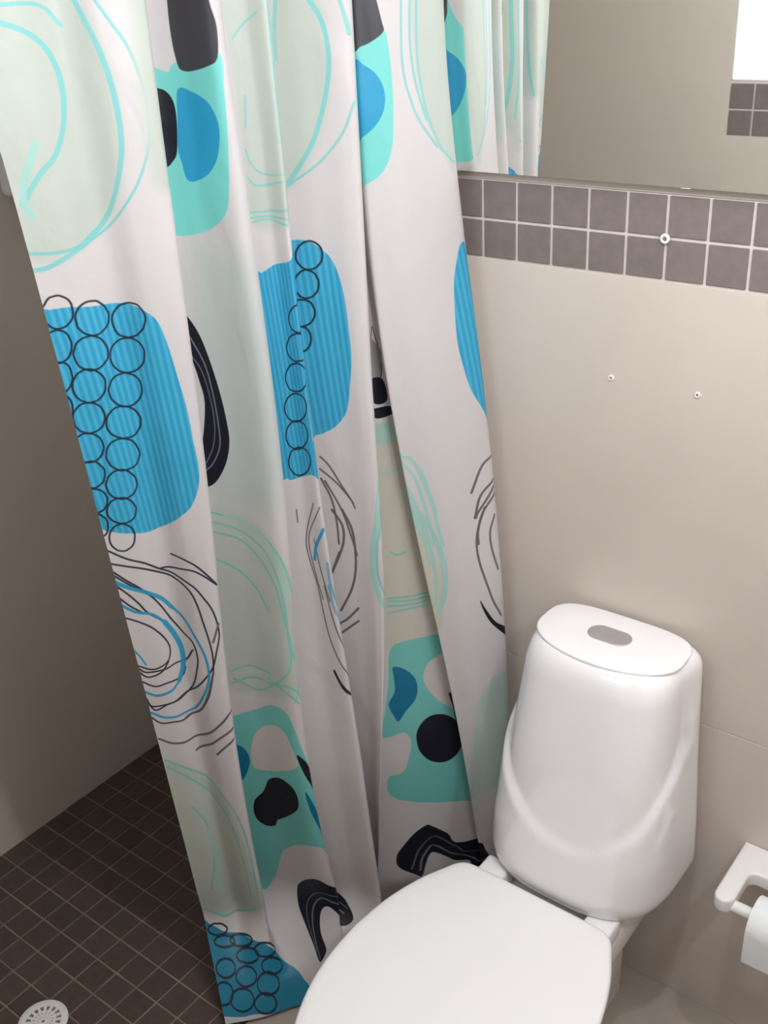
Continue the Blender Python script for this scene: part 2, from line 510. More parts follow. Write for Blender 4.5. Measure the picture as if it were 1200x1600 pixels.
def curtain_grid(ROWS, SUB=12):
    rows = []
    for z, pts in ROWS:
        a = np.array(pts)
        rows.append(np.column_stack([a, np.full(len(a), z)]))
    rows = np.array(rows)
    last = rows[-1]
    m = len(last)
    # below the bend the cloth is swept out over the floor: shift per control point
    w = np.arange(m)
    kick = np.zeros((m, 2))
    for i in range(m):
        if i <= 7: kick[i] = (0.125, -0.085)
        elif i <= 12: kick[i] = (0.11, -0.08)
        elif i <= 18: kick[i] = (0.03, -0.03)
        elif i <= 21: kick[i] = (-0.10, 0.03)
        else: kick[i] = (-0.075, -0.005)
    kick[26:] = (-0.05, 0.0)
    kick = np.array([kick[max(0, i - 1):i + 2].mean(0) for i in range(m)])
    ext = []
    flat = last.copy()
    for _ in range(9):
        flat[1:15, :2] = 0.25 * flat[0:14, :2] + 0.5 * flat[1:15, :2] + 0.25 * flat[2:16, :2]
    for z, f in ((0.15, 0.10), (0.11, 0.38), (0.06, 0.72), (0.014, 1.0)):
        e = last.copy()
        k = min(1.0, f * 1.3)
        e[:, :2] = (1 - k) * e[:, :2] + k * flat[:, :2] + kick * f
        e[:, 2] = z
        ext.append(e)
    rows = np.concatenate([rows, np.array(ext)])
    rows[:, :, 1] = np.minimum(rows[:, :, 1], -0.010)
    # across
    ac = np.array([catmull(r, SUB) for r in rows])              # rows x U x 3
    # arc length across, shared by all rows
    seg = np.linalg.norm(np.diff(ac[:-4], axis=1), axis=2).mean(0)
    u = np.concatenate([[0], np.cumsum(seg)])
    # down: resample evenly with a monotone parameter
    nz = len(rows)
    G = np.stack([catmull(ac[:, i], 10) for i in range(ac.shape[1])], 1)   # V x U x 3
    G[:, :, 1] = np.minimum(G[:, :, 1], -0.008)
    G[:, :, 2] = np.maximum(G[:, :, 2], 0.004)
    vv = np.linalg.norm(np.diff(G, axis=0), axis=2)
    v = np.concatenate([[0], np.cumsum(np.median(vv, axis=1))])
    return G, u, v
CURTAIN_ROWS = [
  (2.28, [(-0.285,-0.786), (-0.261,-0.716), (-0.254,-0.654), (-0.213,-0.616), (-0.185,-0.556), (-0.213,-0.530), (-0.261,-0.501), (-0.230,-0.465), (-0.168,-0.460), (-0.162,-0.440), (-0.184,-0.424), (-0.162,-0.393), (-0.126,-0.380), (-0.155,-0.348), (-0.190,-0.326), (-0.143,-0.281), (-0.096,-0.256), (-0.082,-0.234), (-0.106,-0.206), (-0.131,-0.186), (-0.129,-0.186), (-0.134,-0.187), (-0.116,-0.202), (-0.100,-0.213), (-0.090,-0.208), (-0.061,-0.173), (-0.037,-0.066), (-0.057,-0.036), (-0.083,-0.014)]),
  (2.02, [(-0.284,-0.772), (-0.261,-0.707), (-0.255,-0.648), (-0.214,-0.613), (-0.188,-0.558), (-0.216,-0.532), (-0.264,-0.504), (-0.231,-0.465), (-0.168,-0.456), (-0.161,-0.435), (-0.183,-0.419), (-0.162,-0.389), (-0.126,-0.377), (-0.155,-0.345), (-0.190,-0.323), (-0.142,-0.280), (-0.096,-0.256), (-0.082,-0.236), (-0.106,-0.208), (-0.131,-0.188), (-0.129,-0.188), (-0.134,-0.189), (-0.116,-0.204), (-0.100,-0.213), (-0.088,-0.205), (-0.057,-0.165), (-0.035,-0.066), (-0.055,-0.036), (-0.081,-0.014)]),
  (1.85, [(-0.284,-0.757), (-0.261,-0.697), (-0.256,-0.641), (-0.215,-0.610), (-0.189,-0.559), (-0.217,-0.534), (-0.265,-0.506), (-0.230,-0.464), (-0.166,-0.452), (-0.158,-0.430), (-0.180,-0.415), (-0.158,-0.386), (-0.123,-0.378), (-0.152,-0.345), (-0.187,-0.325), (-0.139,-0.282), (-0.093,-0.260), (-0.079,-0.241), (-0.103,-0.214), (-0.128,-0.195), (-0.125,-0.194), (-0.129,-0.193), (-0.111,-0.208), (-0.095,-0.216), (-0.083,-0.207), (-0.049,-0.161), (-0.025,-0.064), (-0.045,-0.036), (-0.071,-0.014)]),
  (1.65, [(-0.287,-0.740), (-0.264,-0.684), (-0.258,-0.632), (-0.217,-0.605), (-0.191,-0.559), (-0.219,-0.534), (-0.267,-0.507), (-0.229,-0.463), (-0.162,-0.449), (-0.153,-0.426), (-0.174,-0.410), (-0.153,-0.385), (-0.119,-0.381), (-0.147,-0.349), (-0.182,-0.329), (-0.133,-0.289), (-0.086,-0.270), (-0.072,-0.252), (-0.096,-0.225), (-0.121,-0.207), (-0.116,-0.203), (-0.116,-0.194), (-0.099,-0.210), (-0.084,-0.221), (-0.071,-0.210), (-0.033,-0.161), (-0.004,-0.062), (-0.024,-0.036), (-0.050,-0.014)]),
  (1.45, [(-0.298,-0.719), (-0.273,-0.667), (-0.266,-0.620), (-0.225,-0.596), (-0.198,-0.556), (-0.224,-0.531), (-0.273,-0.504), (-0.231,-0.460), (-0.161,-0.445), (-0.150,-0.422), (-0.172,-0.406), (-0.149,-0.383), (-0.114,-0.380), (-0.142,-0.350), (-0.177,-0.331), (-0.126,-0.294), (-0.079,-0.279), (-0.065,-0.263), (-0.088,-0.237), (-0.113,-0.220), (-0.104,-0.208), (-0.095,-0.184), (-0.079,-0.200), (-0.068,-0.219), (-0.054,-0.208), (-0.012,-0.158), (0.022,-0.060), (0.002,-0.036), (-0.024,-0.014)]),
  (1.25, [(-0.313,-0.696), (-0.287,-0.649), (-0.279,-0.606), (-0.237,-0.587), (-0.210,-0.551), (-0.236,-0.527), (-0.284,-0.500), (-0.239,-0.456), (-0.166,-0.442), (-0.153,-0.419), (-0.175,-0.404), (-0.149,-0.379), (-0.111,-0.374), (-0.138,-0.344), (-0.174,-0.326), (-0.121,-0.293), (-0.073,-0.281), (-0.059,-0.268), (-0.081,-0.243), (-0.106,-0.226), (-0.090,-0.203), (-0.070,-0.161), (-0.054,-0.179), (-0.049,-0.206), (-0.035,-0.196), (0.009,-0.151), (0.046,-0.060), (0.026,-0.036), (-0.000,-0.014)]),
  (1.05, [(-0.329,-0.672), (-0.303,-0.631), (-0.295,-0.592), (-0.253,-0.576), (-0.226,-0.547), (-0.252,-0.522), (-0.301,-0.496), (-0.251,-0.453), (-0.176,-0.439), (-0.162,-0.418), (-0.183,-0.402), (-0.152,-0.373), (-0.108,-0.363), (-0.135,-0.334), (-0.171,-0.316), (-0.118,-0.288), (-0.071,-0.281), (-0.058,-0.271), (-0.079,-0.245), (-0.104,-0.228), (-0.076,-0.191), (-0.043,-0.134), (-0.029,-0.153), (-0.029,-0.185), (-0.015,-0.178), (0.028,-0.140), (0.065,-0.060), (0.045,-0.036), (0.019,-0.014)]),
  (0.85, [(-0.346,-0.648), (-0.319,-0.612), (-0.311,-0.576), (-0.269,-0.564), (-0.243,-0.539), (-0.269,-0.515), (-0.319,-0.490), (-0.266,-0.448), (-0.187,-0.435), (-0.172,-0.415), (-0.194,-0.400), (-0.156,-0.365), (-0.106,-0.348), (-0.132,-0.320), (-0.169,-0.303), (-0.118,-0.282), (-0.076,-0.284), (-0.064,-0.277), (-0.085,-0.251), (-0.109,-0.234), (-0.066,-0.180), (-0.018,-0.109), (-0.004,-0.128), (-0.007,-0.162), (0.006,-0.157), (0.047,-0.127), (0.080,-0.060), (0.060,-0.036), (0.034,-0.014)]),
  (0.65, [(-0.362,-0.625), (-0.335,-0.591), (-0.326,-0.558), (-0.284,-0.549), (-0.258,-0.527), (-0.284,-0.504), (-0.336,-0.480), (-0.279,-0.438), (-0.197,-0.425), (-0.181,-0.405), (-0.203,-0.391), (-0.160,-0.354), (-0.104,-0.333), (-0.131,-0.305), (-0.168,-0.288), (-0.122,-0.277), (-0.085,-0.288), (-0.076,-0.287), (-0.097,-0.261), (-0.121,-0.243), (-0.061,-0.173), (0.005,-0.086), (0.018,-0.105), (0.013,-0.140), (0.026,-0.137), (0.064,-0.114), (0.091,-0.060), (0.071,-0.036), (0.045,-0.014)]),
  (0.45, [(-0.376,-0.603), (-0.348,-0.571), (-0.339,-0.539), (-0.297,-0.532), (-0.270,-0.512), (-0.297,-0.489), (-0.350,-0.466), (-0.288,-0.423), (-0.201,-0.409), (-0.183,-0.389), (-0.206,-0.375), (-0.161,-0.339), (-0.104,-0.320), (-0.130,-0.291), (-0.168,-0.274), (-0.126,-0.271), (-0.096,-0.291), (-0.090,-0.293), (-0.111,-0.268), (-0.136,-0.251), (-0.060,-0.168), (0.024,-0.067), (0.037,-0.086), (0.030,-0.121), (0.042,-0.120), (0.079,-0.102), (0.098,-0.060), (0.078,-0.036), (0.052,-0.014)]),
  (0.30, [(-0.388,-0.586), (-0.360,-0.555), (-0.350,-0.524), (-0.306,-0.517), (-0.279,-0.498), (-0.306,-0.475), (-0.360,-0.452), (-0.294,-0.408), (-0.202,-0.392), (-0.182,-0.371), (-0.205,-0.358), (-0.161,-0.325), (-0.104,-0.308), (-0.130,-0.280), (-0.169,-0.263), (-0.131,-0.266), (-0.105,-0.291), (-0.102,-0.297), (-0.123,-0.272), (-0.148,-0.255), (-0.059,-0.164), (0.038,-0.054), (0.050,-0.073), (0.042,-0.109), (0.053,-0.108), (0.089,-0.093), (0.103,-0.060), (0.083,-0.036), (0.057,-0.014)]),
  (0.20, [(-0.398,-0.572), (-0.369,-0.542), (-0.358,-0.511), (-0.314,-0.505), (-0.287,-0.487), (-0.313,-0.464), (-0.368,-0.441), (-0.298,-0.396), (-0.202,-0.379), (-0.181,-0.357), (-0.204,-0.344), (-0.160,-0.313), (-0.104,-0.299), (-0.130,-0.271), (-0.169,-0.254), (-0.134,-0.262), (-0.113,-0.291), (-0.112,-0.299), (-0.133,-0.274), (-0.158,-0.257), (-0.059,-0.160), (0.049,-0.045), (0.060,-0.064), (0.051,-0.100), (0.062,-0.100), (0.098,-0.086), (0.107,-0.060), (0.087,-0.036), (0.061,-0.014)]),
]
G, CU_, CV_ = curtain_grid(CURTAIN_ROWS)
nv, nu = G.shape[:2]
cur = bpy.data.meshes.new('shower_curtain')
idx = np.arange(nv * nu).reshape(nv, nu)
faces = np.stack([idx[:-1, :-1], idx[1:, :-1], idx[1:, 1:], idx[:-1, 1:]], -1).reshape(-1, 4)
cur.from_pydata(G.reshape(-1, 3).tolist(), [], faces.tolist())
UW, VH = float(CU_[-1]), float(CV_[-1])
uvl = cur.uv_layers.new(name='cloth')
U2, V2 = np.meshgrid(CU_ / UW, 1 - CV_ / VH)
uvs = np.stack([U2, V2], -1).reshape(-1, 2)
li = np.empty(len(cur.loops), dtype=np.int32)
cur.loops.foreach_get('vertex_index', li)
uvl.data.foreach_set('uv', uvs[li].astype(np.float32).ravel())
for p in cur.polygons:
    p.use_smooth = True
SHAPES = [
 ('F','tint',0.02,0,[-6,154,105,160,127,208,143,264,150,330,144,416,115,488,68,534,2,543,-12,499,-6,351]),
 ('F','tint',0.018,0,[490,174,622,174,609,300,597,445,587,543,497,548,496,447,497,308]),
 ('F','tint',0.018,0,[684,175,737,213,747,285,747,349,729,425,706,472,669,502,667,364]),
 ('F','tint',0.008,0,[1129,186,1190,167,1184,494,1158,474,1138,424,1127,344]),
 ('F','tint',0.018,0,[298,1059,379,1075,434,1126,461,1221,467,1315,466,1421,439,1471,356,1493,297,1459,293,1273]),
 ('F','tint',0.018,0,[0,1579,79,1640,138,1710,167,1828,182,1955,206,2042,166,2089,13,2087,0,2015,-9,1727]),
 ('F','tint2',0.006,0,[996,1003,1035,1079,1049,1165,1061,1267,1049,1359,1029,1399,1005,1263,986,1054]),
 ('F','tint2',0.008,0,[869,995,976,1005,959,1423,953,1470,860,1441]),
 ('F','paleteal',0.012,0,[1084,1600,1131,1543,1185,1536,1192,1647,1152,1781,1059,1841,1034,1833]),
 ('F','paleteal',0.01,0,[1129,1533,1187,1533,1193,1608,1124,1596]),
 ('F','greygreen',0.06,0,[331,569,388,578,449,608,467,767,465,931,439,1035,317,1055,309,856,305,716]),  # large soft-edged patch, a little darker and greener than the base cloth
 ('L','tqline',0.0069,0,[114,191,126,227,140,272,148,330,146,403,124,470,91,516,50,539,19,552,-3,553]),
 ('L','tqline',0.0035,0,[137,193,153,229,171,271,181,326,181,381,168,430,143,475,104,514,67,534]),
 ('L','tqline',0.005,0,[-2,528,35,533,65,529,96,510]),
 ('L','tqline',0.0069,0,[23,222,58,241,79,267,87,309,80,358,61,398,35,424,8,459]),
 ('L','tqline',0.0049,0,[26,206,79,210,99,237]),
 ('L','tqfaint',0.0088,0,[40,381,12,442,15,478]),
 ('F','blue',0,1,[-18,590,1,612,30,615,68,623,120,631,145,646,156,662,164,700,171,756,178,813,181,872,184,921,180,957,165,992,147,1009,119,1028,87,1039,55,1031,19,1019,-9,998,-31,956,-23,755]),
 ('L','ink',0.0029,0,[139,655,136,663,133,669,127,675,121,680,113,683,106,684,100,682,95,679,91,673,89,666,88,659,88,652,90,645,94,639,98,635,103,631,110,629,117,628,124,629,130,631,134,636,137,641,139,648,139,655]),
 ('L','ink',0.0029,0,[127,714,125,721,121,729,115,735,108,740,101,742,95,742,88,739,82,734,77,727,74,720,73,712,74,705,76,699,80,693,86,689,92,686,98,685,104,685,111,686,117,689,122,693,126,699,128,706,127,714]),
 ('L','ink',0.003,0,[112,774,110,781,106,788,101,794,95,798,88,799,81,797,74,793,68,788,63,781,60,774,59,767,59,759,62,753,66,747,71,743,78,741,85,741,92,742,98,745,103,748,108,753,111,759,112,766,112,774]),
 ('L','ink',0.003,0,[100,832,98,839,94,845,89,850,82,852,74,851,66,849,59,845,53,840,48,834,45,827,44,820,45,813,47,806,51,800,56,796,62,793,70,793,78,796,85,799,91,804,96,810,99,817,101,824,100,832]),
 ('L','ink',0.003,0,[89,888,86,895,82,901,76,905,68,906,61,906,53,905,47,902,42,897,37,891,35,884,33,876,34,868,36,861,40,855,45,850,51,848,57,847,65,849,72,853,79,858,84,865,87,873,89,881,89,888]),
 ('L','ink',0.0031,0,[73,940,70,946,66,951,60,955,54,957,48,958,41,957,36,954,30,950,26,944,24,938,23,930,23,923,26,916,29,910,34,906,39,903,45,902,52,903,58,906,63,911,68,918,72,925,73,933,73,940]),
 ('L','ink',0.0031,0,[61,987,59,993,56,998,51,1002,45,1004,39,1005,33,1004,27,1001,22,997,18,992,15,986,14,980,15,973,17,967,20,962,25,957,30,955,36,954,42,955,48,957,53,962,57,967,60,974,62,981,61,987]),
 ('L','ink',0.0031,0,[49,1038,47,1045,44,1051,40,1055,34,1058,29,1060,23,1059,18,1057,14,1053,10,1047,8,1041,7,1034,8,1026,10,1020,13,1014,18,1009,23,1006,28,1005,34,1005,39,1008,43,1012,47,1017,49,1024,50,1031,49,1038]),
 ('L','ink',0.0029,0,[84,647,82,654,78,659,72,663,66,666,60,667,54,666,48,663,43,659,40,654,37,648,37,641,37,634,39,627,43,621,47,617,53,614,58,613,65,614,71,616,76,621,81,627,83,633,85,640,84,647]),
 ('L','ink',0.0029,0,[71,701,69,708,64,713,59,717,53,720,47,721,41,721,35,718,30,714,26,709,24,702,23,695,23,688,26,681,29,675,34,670,40,667,46,666,52,666,58,669,63,673,67,679,70,686,72,694,71,701]),
 ('L','ink',0.0029,0,[56,751,54,758,50,764,45,769,40,772,34,773,27,773,22,770,17,766,13,760,11,754,10,747,11,739,13,733,17,727,21,722,27,719,33,717,39,718,44,720,49,725,53,730,56,737,57,744,56,751]),
 ('L','ink',0.0029,0,[45,804,42,811,39,817,34,821,29,824,23,825,17,825,11,822,6,818,3,813,0,807,0,799,0,793,2,786,6,781,11,776,16,773,22,772,27,773,33,775,38,779,42,784,44,791,45,797,45,804]),
 ('L','ink',0.003,0,[33,856,30,863,27,868,22,873,17,876,11,877,5,876,0,874,-4,866,-7,858,-9,850,-10,842,-9,836,-8,832,-5,829,-1,828,5,825,10,824,16,825,21,827,26,831,30,836,32,842,33,849,33,856]),
 ('L','ink',0.003,0,[25,905,23,911,20,917,15,921,10,924,5,925,-1,923,-5,917,-9,911,-12,902,-14,894,-14,887,-14,881,-12,877,-9,874,-6,874,-1,875,4,875,9,875,15,877,19,881,22,886,25,892,26,898,25,905]),
 ('L','ink',0.0031,0,[19,955,17,961,14,966,10,970,5,972,0,973,-5,968,-10,962,-13,954,-16,947,-18,939,-18,932,-18,926,-16,923,-14,921,-10,920,-6,922,-1,925,4,927,9,929,13,932,17,937,19,943,20,949,19,955]),
 ('L','ink',0.0031,0,[10,1004,9,1010,6,1016,2,1020,-2,1021,-6,1019,-10,1015,-14,1010,-17,1003,-19,995,-20,988,-20,982,-20,976,-18,972,-16,969,-13,969,-9,970,-5,972,-1,976,3,978,6,982,9,986,11,992,11,998,10,1004]),
 ('L','ink',0.0028,0,[36,624,34,631,31,636,26,641,21,644,16,645,11,645,6,643,2,639,-1,633,-3,627,-3,620,-2,613,-1,609,3,604,7,599,11,596,17,595,22,595,26,597,31,601,34,605,36,611,36,618,36,624]),
 ('L','ink',0.0028,0,[23,677,21,684,18,689,14,694,9,697,4,699,-1,698,-5,693,-8,686,-10,679,-11,672,-12,664,-11,658,-9,654,-7,650,-3,649,1,648,6,647,10,647,15,649,19,652,22,657,23,663,24,670,23,677]),
 ('L','ink',0.0029,0,[14,726,12,732,9,738,5,743,1,746,-3,745,-6,742,-9,737,-12,731,-13,724,-14,717,-14,711,-14,704,-12,700,-10,698,-7,696,-4,696,0,697,4,698,7,699,11,703,13,707,14,713,14,719,14,726]),
 ('L','ink',0.0029,0,[3,779,2,785,-1,789,-4,791,-7,792,-10,790,-13,786,-16,781,-18,775,-19,768,-20,761,-20,755,-20,750,-18,746,-16,743,-14,743,-11,743,-8,745,-5,748,-2,752,1,757,3,761,4,767,4,773,3,779]),
 ('L','ink',0.003,0,[-4,832,-5,836,-7,839,-10,841,-12,841,-15,839,-18,835,-20,830,-22,824,-23,817,-24,811,-24,805,-23,801,-22,797,-20,795,-18,794,-15,795,-13,797,-10,800,-7,804,-5,809,-4,815,-3,821,-3,826,-4,832]),
 ('L','ink',0.0036,0,[-11,1036,-5,1047,26,1076,56,1095,88,1123,119,1141,147,1160,164,1186,178,1213,186,1245,188,1276,179,1309,166,1348,146,1376,113,1410,73,1425,35,1429,6,1426,-1,1403]),
 ('L','ink',0.0036,0,[-15,1066,-6,1077,23,1092,54,1107,87,1130,110,1145,132,1162,144,1181,152,1211,157,1241,164,1281,168,1317,166,1353,156,1394,143,1429,118,1465,82,1483,47,1478,17,1474,0,1455]),
 ('L','ink',0.0035,0,[88,1121,118,1123,148,1125,171,1140,196,1166]),
 ('L','ink',0.0035,0,[112,1093,136,1101,156,1114,175,1136,193,1162]),
 ('L','ink',0.0036,0,[-10,1081,-5,1092,17,1121,37,1143,54,1165,73,1199,92,1241,110,1272,128,1292,134,1327,127,1361,110,1404,84,1426,43,1429,12,1438,-2,1407]),
 ('L','ink',0.0035,0,[-9,1095,-3,1104,21,1132,42,1151,57,1170]),
 ('L','ink',0.0035,0,[-8,1116,-3,1127,14,1151,30,1177,43,1202,70,1231]),
 ('L','ink',0.0035,0,[-9,1138,-5,1150,12,1177,33,1199]),
 ('L','ink',0.0036,0,[-11,1194,-5,1200,22,1218,44,1237,63,1265,74,1295,68,1320,50,1332,25,1335,-3,1318]),
 ('L','ink',0.0037,0,[125,1311,104,1339,76,1340,44,1342,12,1339,-1,1326]),
 ('L','ink',0.0037,0,[64,1327,43,1347,14,1352,-2,1335]),
 ('L','ink',0.0037,0,[101,1357,89,1378,54,1376,24,1378,-2,1359]),
 ('L','grey',0.0055,0,[211,1468,192,1470,164,1496,121,1530,79,1541,31,1533,4,1515]),
 ('L','grey',0.0055,0,[195,1511,159,1532,126,1557,88,1577]),
 ('L','grey',0.0055,0,[192,1540,164,1560,142,1580]),
 ('L','grey',0.0051,0,[173,1290,189,1250]),
 ('L','grey',0.0053,0,[165,1362,143,1424,115,1469,76,1482]),
 ('L','blue2',0.0082,0,[-13,1109,-6,1117,17,1137,48,1157,76,1182,96,1212]),
 ('L','blue2',0.0056,0,[96,1212,116,1237,132,1269,147,1307,154,1343,152,1380,135,1421,104,1464,68,1467,28,1461,1,1442]),
 ('L','blue2',0.0059,0,[-12,1158,-7,1167,20,1194,50,1208,74,1237]),
 ('L','blue2',0.0111,0,[74,1237,90,1272,100,1311,97,1352,82,1384]),
 ('L','blue2',0.0063,0,[82,1384,58,1398,24,1402,-2,1386]),
 ('L','blue2',0.0037,0,[-3,1276,9,1301,16,1321]),
 ('L','mint',0.0056,0,[5,1576,63,1621,124,1685,165,1758,182,1869,180,2011]),
 ('L','mint',0.0057,0,[7,1596,57,1646,109,1717,145,1790,158,1901,158,2025]),
 ('L','mint',0.0058,0,[42,1722,72,1796,70,1899,40,1999]),
 ('L','mint',0.0062,0,[4,2067,79,2106,165,2072]),
 ('L','mintfaint',0.0208,0,[68,1813,80,1906,67,2011]),
 ('F','blue3',0,0,[-22,2090,10,2113,29,2123,44,2132,70,2142,101,2150,128,2153,150,2155,183,2162,235,2198,279,2223,299,2237,316,2255,332,2272,291,2311,187,2297,105,2287,65,2287,4,2281,-24,2275,-18,2198]),
 ('L','ink',0.0044,0,[61,2133,59,2135,56,2137,50,2139,44,2140,37,2140,30,2140,23,2139,16,2137,11,2135,7,2132,5,2129,5,2126,7,2123,10,2120,15,2118,21,2116,28,2115,35,2116,42,2117,49,2119,54,2123,58,2126,61,2130,61,2133]),
 ('L','ink',0.0044,0,[137,2155,135,2158,130,2162,123,2166,115,2169,106,2171,97,2171,89,2170,81,2167,74,2164,69,2161,66,2157,66,2154,68,2152,72,2151,79,2150,87,2151,95,2151,103,2151,112,2150,121,2149,128,2149,134,2150,137,2152,137,2155]),
 ('L','ink',0.0044,0,[227,2189,220,2190,211,2189,201,2188,192,2186,184,2186,175,2185,165,2184,156,2183,149,2181,144,2178,142,2175,141,2172,143,2168,148,2165,154,2162,162,2159,170,2158,180,2158,189,2160,198,2164,211,2173,223,2181,228,2186,227,2189]),
 ('L','ink',0.0044,0,[80,2160,78,2162,74,2163,68,2164,60,2164,53,2163,44,2163,37,2162,29,2160,24,2158,19,2156,17,2153,17,2150,19,2148,23,2146,28,2144,35,2143,42,2142,50,2143,58,2145,66,2148,72,2151,77,2155,80,2158,80,2160]),
 ('L','ink',0.0044,0,[152,2182,149,2186,145,2190,138,2193,129,2196,119,2198,109,2199,100,2198,93,2196,86,2194,82,2190,79,2186,79,2183,81,2180,86,2178,92,2177,99,2175,107,2174,117,2172,127,2171,136,2171,143,2172,148,2175,151,2178,152,2182]),
 ('L','ink',0.0044,0,[243,2221,236,2224,228,2226,219,2227,209,2227,200,2226,193,2224,185,2221,176,2218,168,2215,162,2211,159,2207,159,2202,161,2198,166,2194,173,2191,181,2189,189,2189,198,2192,211,2198,224,2204,235,2209,243,2214,246,2218,243,2221]),
 ('L','ink',0.0044,0,[68,2202,66,2206,62,2210,56,2212,49,2214,41,2215,32,2215,24,2214,17,2211,11,2208,8,2205,6,2200,7,2196,9,2192,14,2188,20,2185,27,2183,35,2182,43,2182,50,2184,57,2186,62,2190,66,2194,68,2198,68,2202]),
 ('L','ink',0.0044,0,[134,2222,131,2227,126,2231,118,2234,110,2236,101,2237,93,2237,85,2236,78,2233,72,2229,68,2225,66,2221,66,2216,69,2212,73,2209,80,2206,87,2205,95,2204,103,2204,111,2205,120,2206,127,2209,132,2213,135,2217,134,2222]),
 ('L','ink',0.0044,0,[209,2247,206,2252,201,2256,195,2259,189,2260,179,2261,167,2260,156,2258,146,2254,139,2250,134,2245,132,2240,133,2235,136,2229,142,2225,149,2221,159,2218,170,2217,181,2217,190,2220,197,2224,203,2230,208,2236,210,2241,209,2247]),
 ('L','ink',0.0044,0,[47,2244,44,2249,39,2253,32,2257,24,2260,16,2261,7,2261,-1,2260,-5,2256,-9,2252,-11,2248,-12,2243,-11,2238,-9,2231,-5,2228,-1,2227,7,2223,15,2222,23,2222,31,2223,37,2226,43,2229,46,2234,47,2239,47,2244]),
 ('L','ink',0.0044,0,[109,2262,105,2267,100,2271,93,2275,85,2277,76,2278,66,2278,57,2276,49,2273,42,2269,37,2265,35,2260,36,2254,39,2249,45,2245,52,2241,61,2239,71,2238,80,2239,89,2240,97,2243,103,2247,107,2252,109,2257,109,2262]),
 ('L','ink',0.0044,0,[191,2279,188,2283,183,2287,175,2289,164,2291,152,2291,142,2290,131,2288,122,2285,115,2282,110,2277,108,2273,109,2268,112,2263,118,2260,126,2257,136,2255,147,2254,158,2255,170,2257,180,2261,186,2265,190,2269,191,2274,191,2279]),
 ('F','turq',0,0,[282,296,305,305,330,313,341,303,385,286,442,287,443,339,437,411,427,477,414,517,380,543,340,555,299,553,269,530,284,388]),
 ('F','dark',0,0,[354,167,346,217,345,268,350,303,358,312,379,313,418,306,439,295,445,253,437,219,436,170]),
 ('F','black',0,0,[283,324,302,333,320,339,332,354,334,379,327,426,317,441,301,450,279,443]),
 ('F','blue2',0,0,[344,338,372,342,406,357,422,384,420,411,407,440,383,462,353,473,338,469,333,445,329,421,336,379]),
 ('F','black',0,0,[296,676,303,684,321,718,334,764,346,827,352,879,353,920,342,962,322,996,305,1007,290,1003,297,971,304,967,304,909,316,845,310,797,298,741,290,717]),
 ('F','base',0,0,[298,762,304,769,310,797,315,845,310,885,302,916,297,891,297,826]),
 ('L','silver',0.0027,0,[302,719,308,731,325,775,333,830,336,887,334,928,318,961,301,976]),
 ('L','silver',0.0018,0,[299,749,318,786,327,838,329,886,322,927,306,959]),
 ('L','mint',0.0044,0,[298,1059,351,1079,399,1098,437,1140,458,1220,468,1315,465,1420,446,1487]),
 ('L','mint',0.0045,0,[297,1079,361,1105,414,1144,437,1220,443,1317,444,1394,422,1432,365,1479,316,1453]),
 ('L','mint',0.0044,0,[301,1101,366,1130,420,1195,439,1286,452,1381]),
 ('L','mint',0.0044,0,[307,1165,344,1189,382,1229,405,1271]),
 ('L','mint',0.0047,0,[402,1449,440,1450,464,1485]),
 ('L','mint',0.0047,0,[391,1440,433,1467,455,1495]),
 ('L','mint',0.0047,0,[311,1436,350,1419,392,1427]),
 ('L','mint',0.0047,0,[311,1466,354,1448,397,1454]),
 ('L','mintfaint',0.0107,0,[329,1073,384,1092,431,1143,449,1229]),
 ('F','turq2',0,0,[287,1551,302,1556,353,1534,391,1510,428,1523,446,1604,466,1717,473,1847,470,1961,448,1909,406,1916,372,1947,355,1977,332,2066,303,2104,297,1972,293,1780,287,1656]),
 ('F','cloth',0,0,[350,1594,385,1567,415,1575,431,1628,432,1667,376,1702,333,1704,332,1648]),
 ('F','blue4',0,0,[287,1607,303,1632,319,1648,326,1676,321,1705,307,1739,288,1738]),
 ('F','black',0,0,[348,1760,358,1735,379,1720,399,1723,417,1739,422,1772,413,1803,382,1840,361,1860,354,1880,337,1884,322,1868,317,1837,323,1803,340,1778]),
 ('F','black',0,0,[436,1630,455,1659,471,1722,474,1790,473,1826,465,1754,445,1685]),
 ('F','blue4',0,0,[441,1735,458,1796,469,1859,474,1912,469,1943,457,1859,444,1795]),
 ('F','black',0,0,[373,2086,384,2062,404,2037,427,2024,445,2039,497,2105,511,2131,515,2160,484,2169,457,2132,438,2109,425,2119,418,2145,419,2173,432,2206,408,2228,391,2198,376,2163,369,2131]),
 ('L','silver',0.0035,0,[410,2220,400,2189,398,2155,408,2115,427,2088,446,2097,498,2148]),
 ('L','silver',0.002,0,[400,2208,386,2158,394,2112,420,2075,448,2078,509,2140]),
 ('F','blue',0,1,[474,621,500,626,532,614,576,605,612,582,592,767,594,983,567,989,518,1005,504,1002,481,987,472,801]),
 ('L','ink',0.0028,0,[618,674,615,680,610,690,607,704,601,715,593,724,580,725,573,724,566,723,559,720,555,715,553,709,553,703,556,697,560,690,567,685,574,680,581,678,589,671,602,671,608,666,612,662,616,662,617,663,618,674]),
 ('L','ink',0.0028,0,[602,737,603,748,599,758,594,768,582,773,574,774,565,776,557,777,549,775,543,772,539,767,537,762,537,755,540,748,544,742,550,736,558,731,567,728,575,726,583,728,592,727,595,724,603,729,605,732,602,737]),
 ('L','ink',0.0029,0,[592,805,586,810,581,817,575,822,568,827,559,831,550,833,542,833,535,832,530,828,527,822,525,816,525,809,527,803,531,797,536,791,543,786,551,783,561,780,569,780,576,782,582,787,586,790,587,793,592,805]),
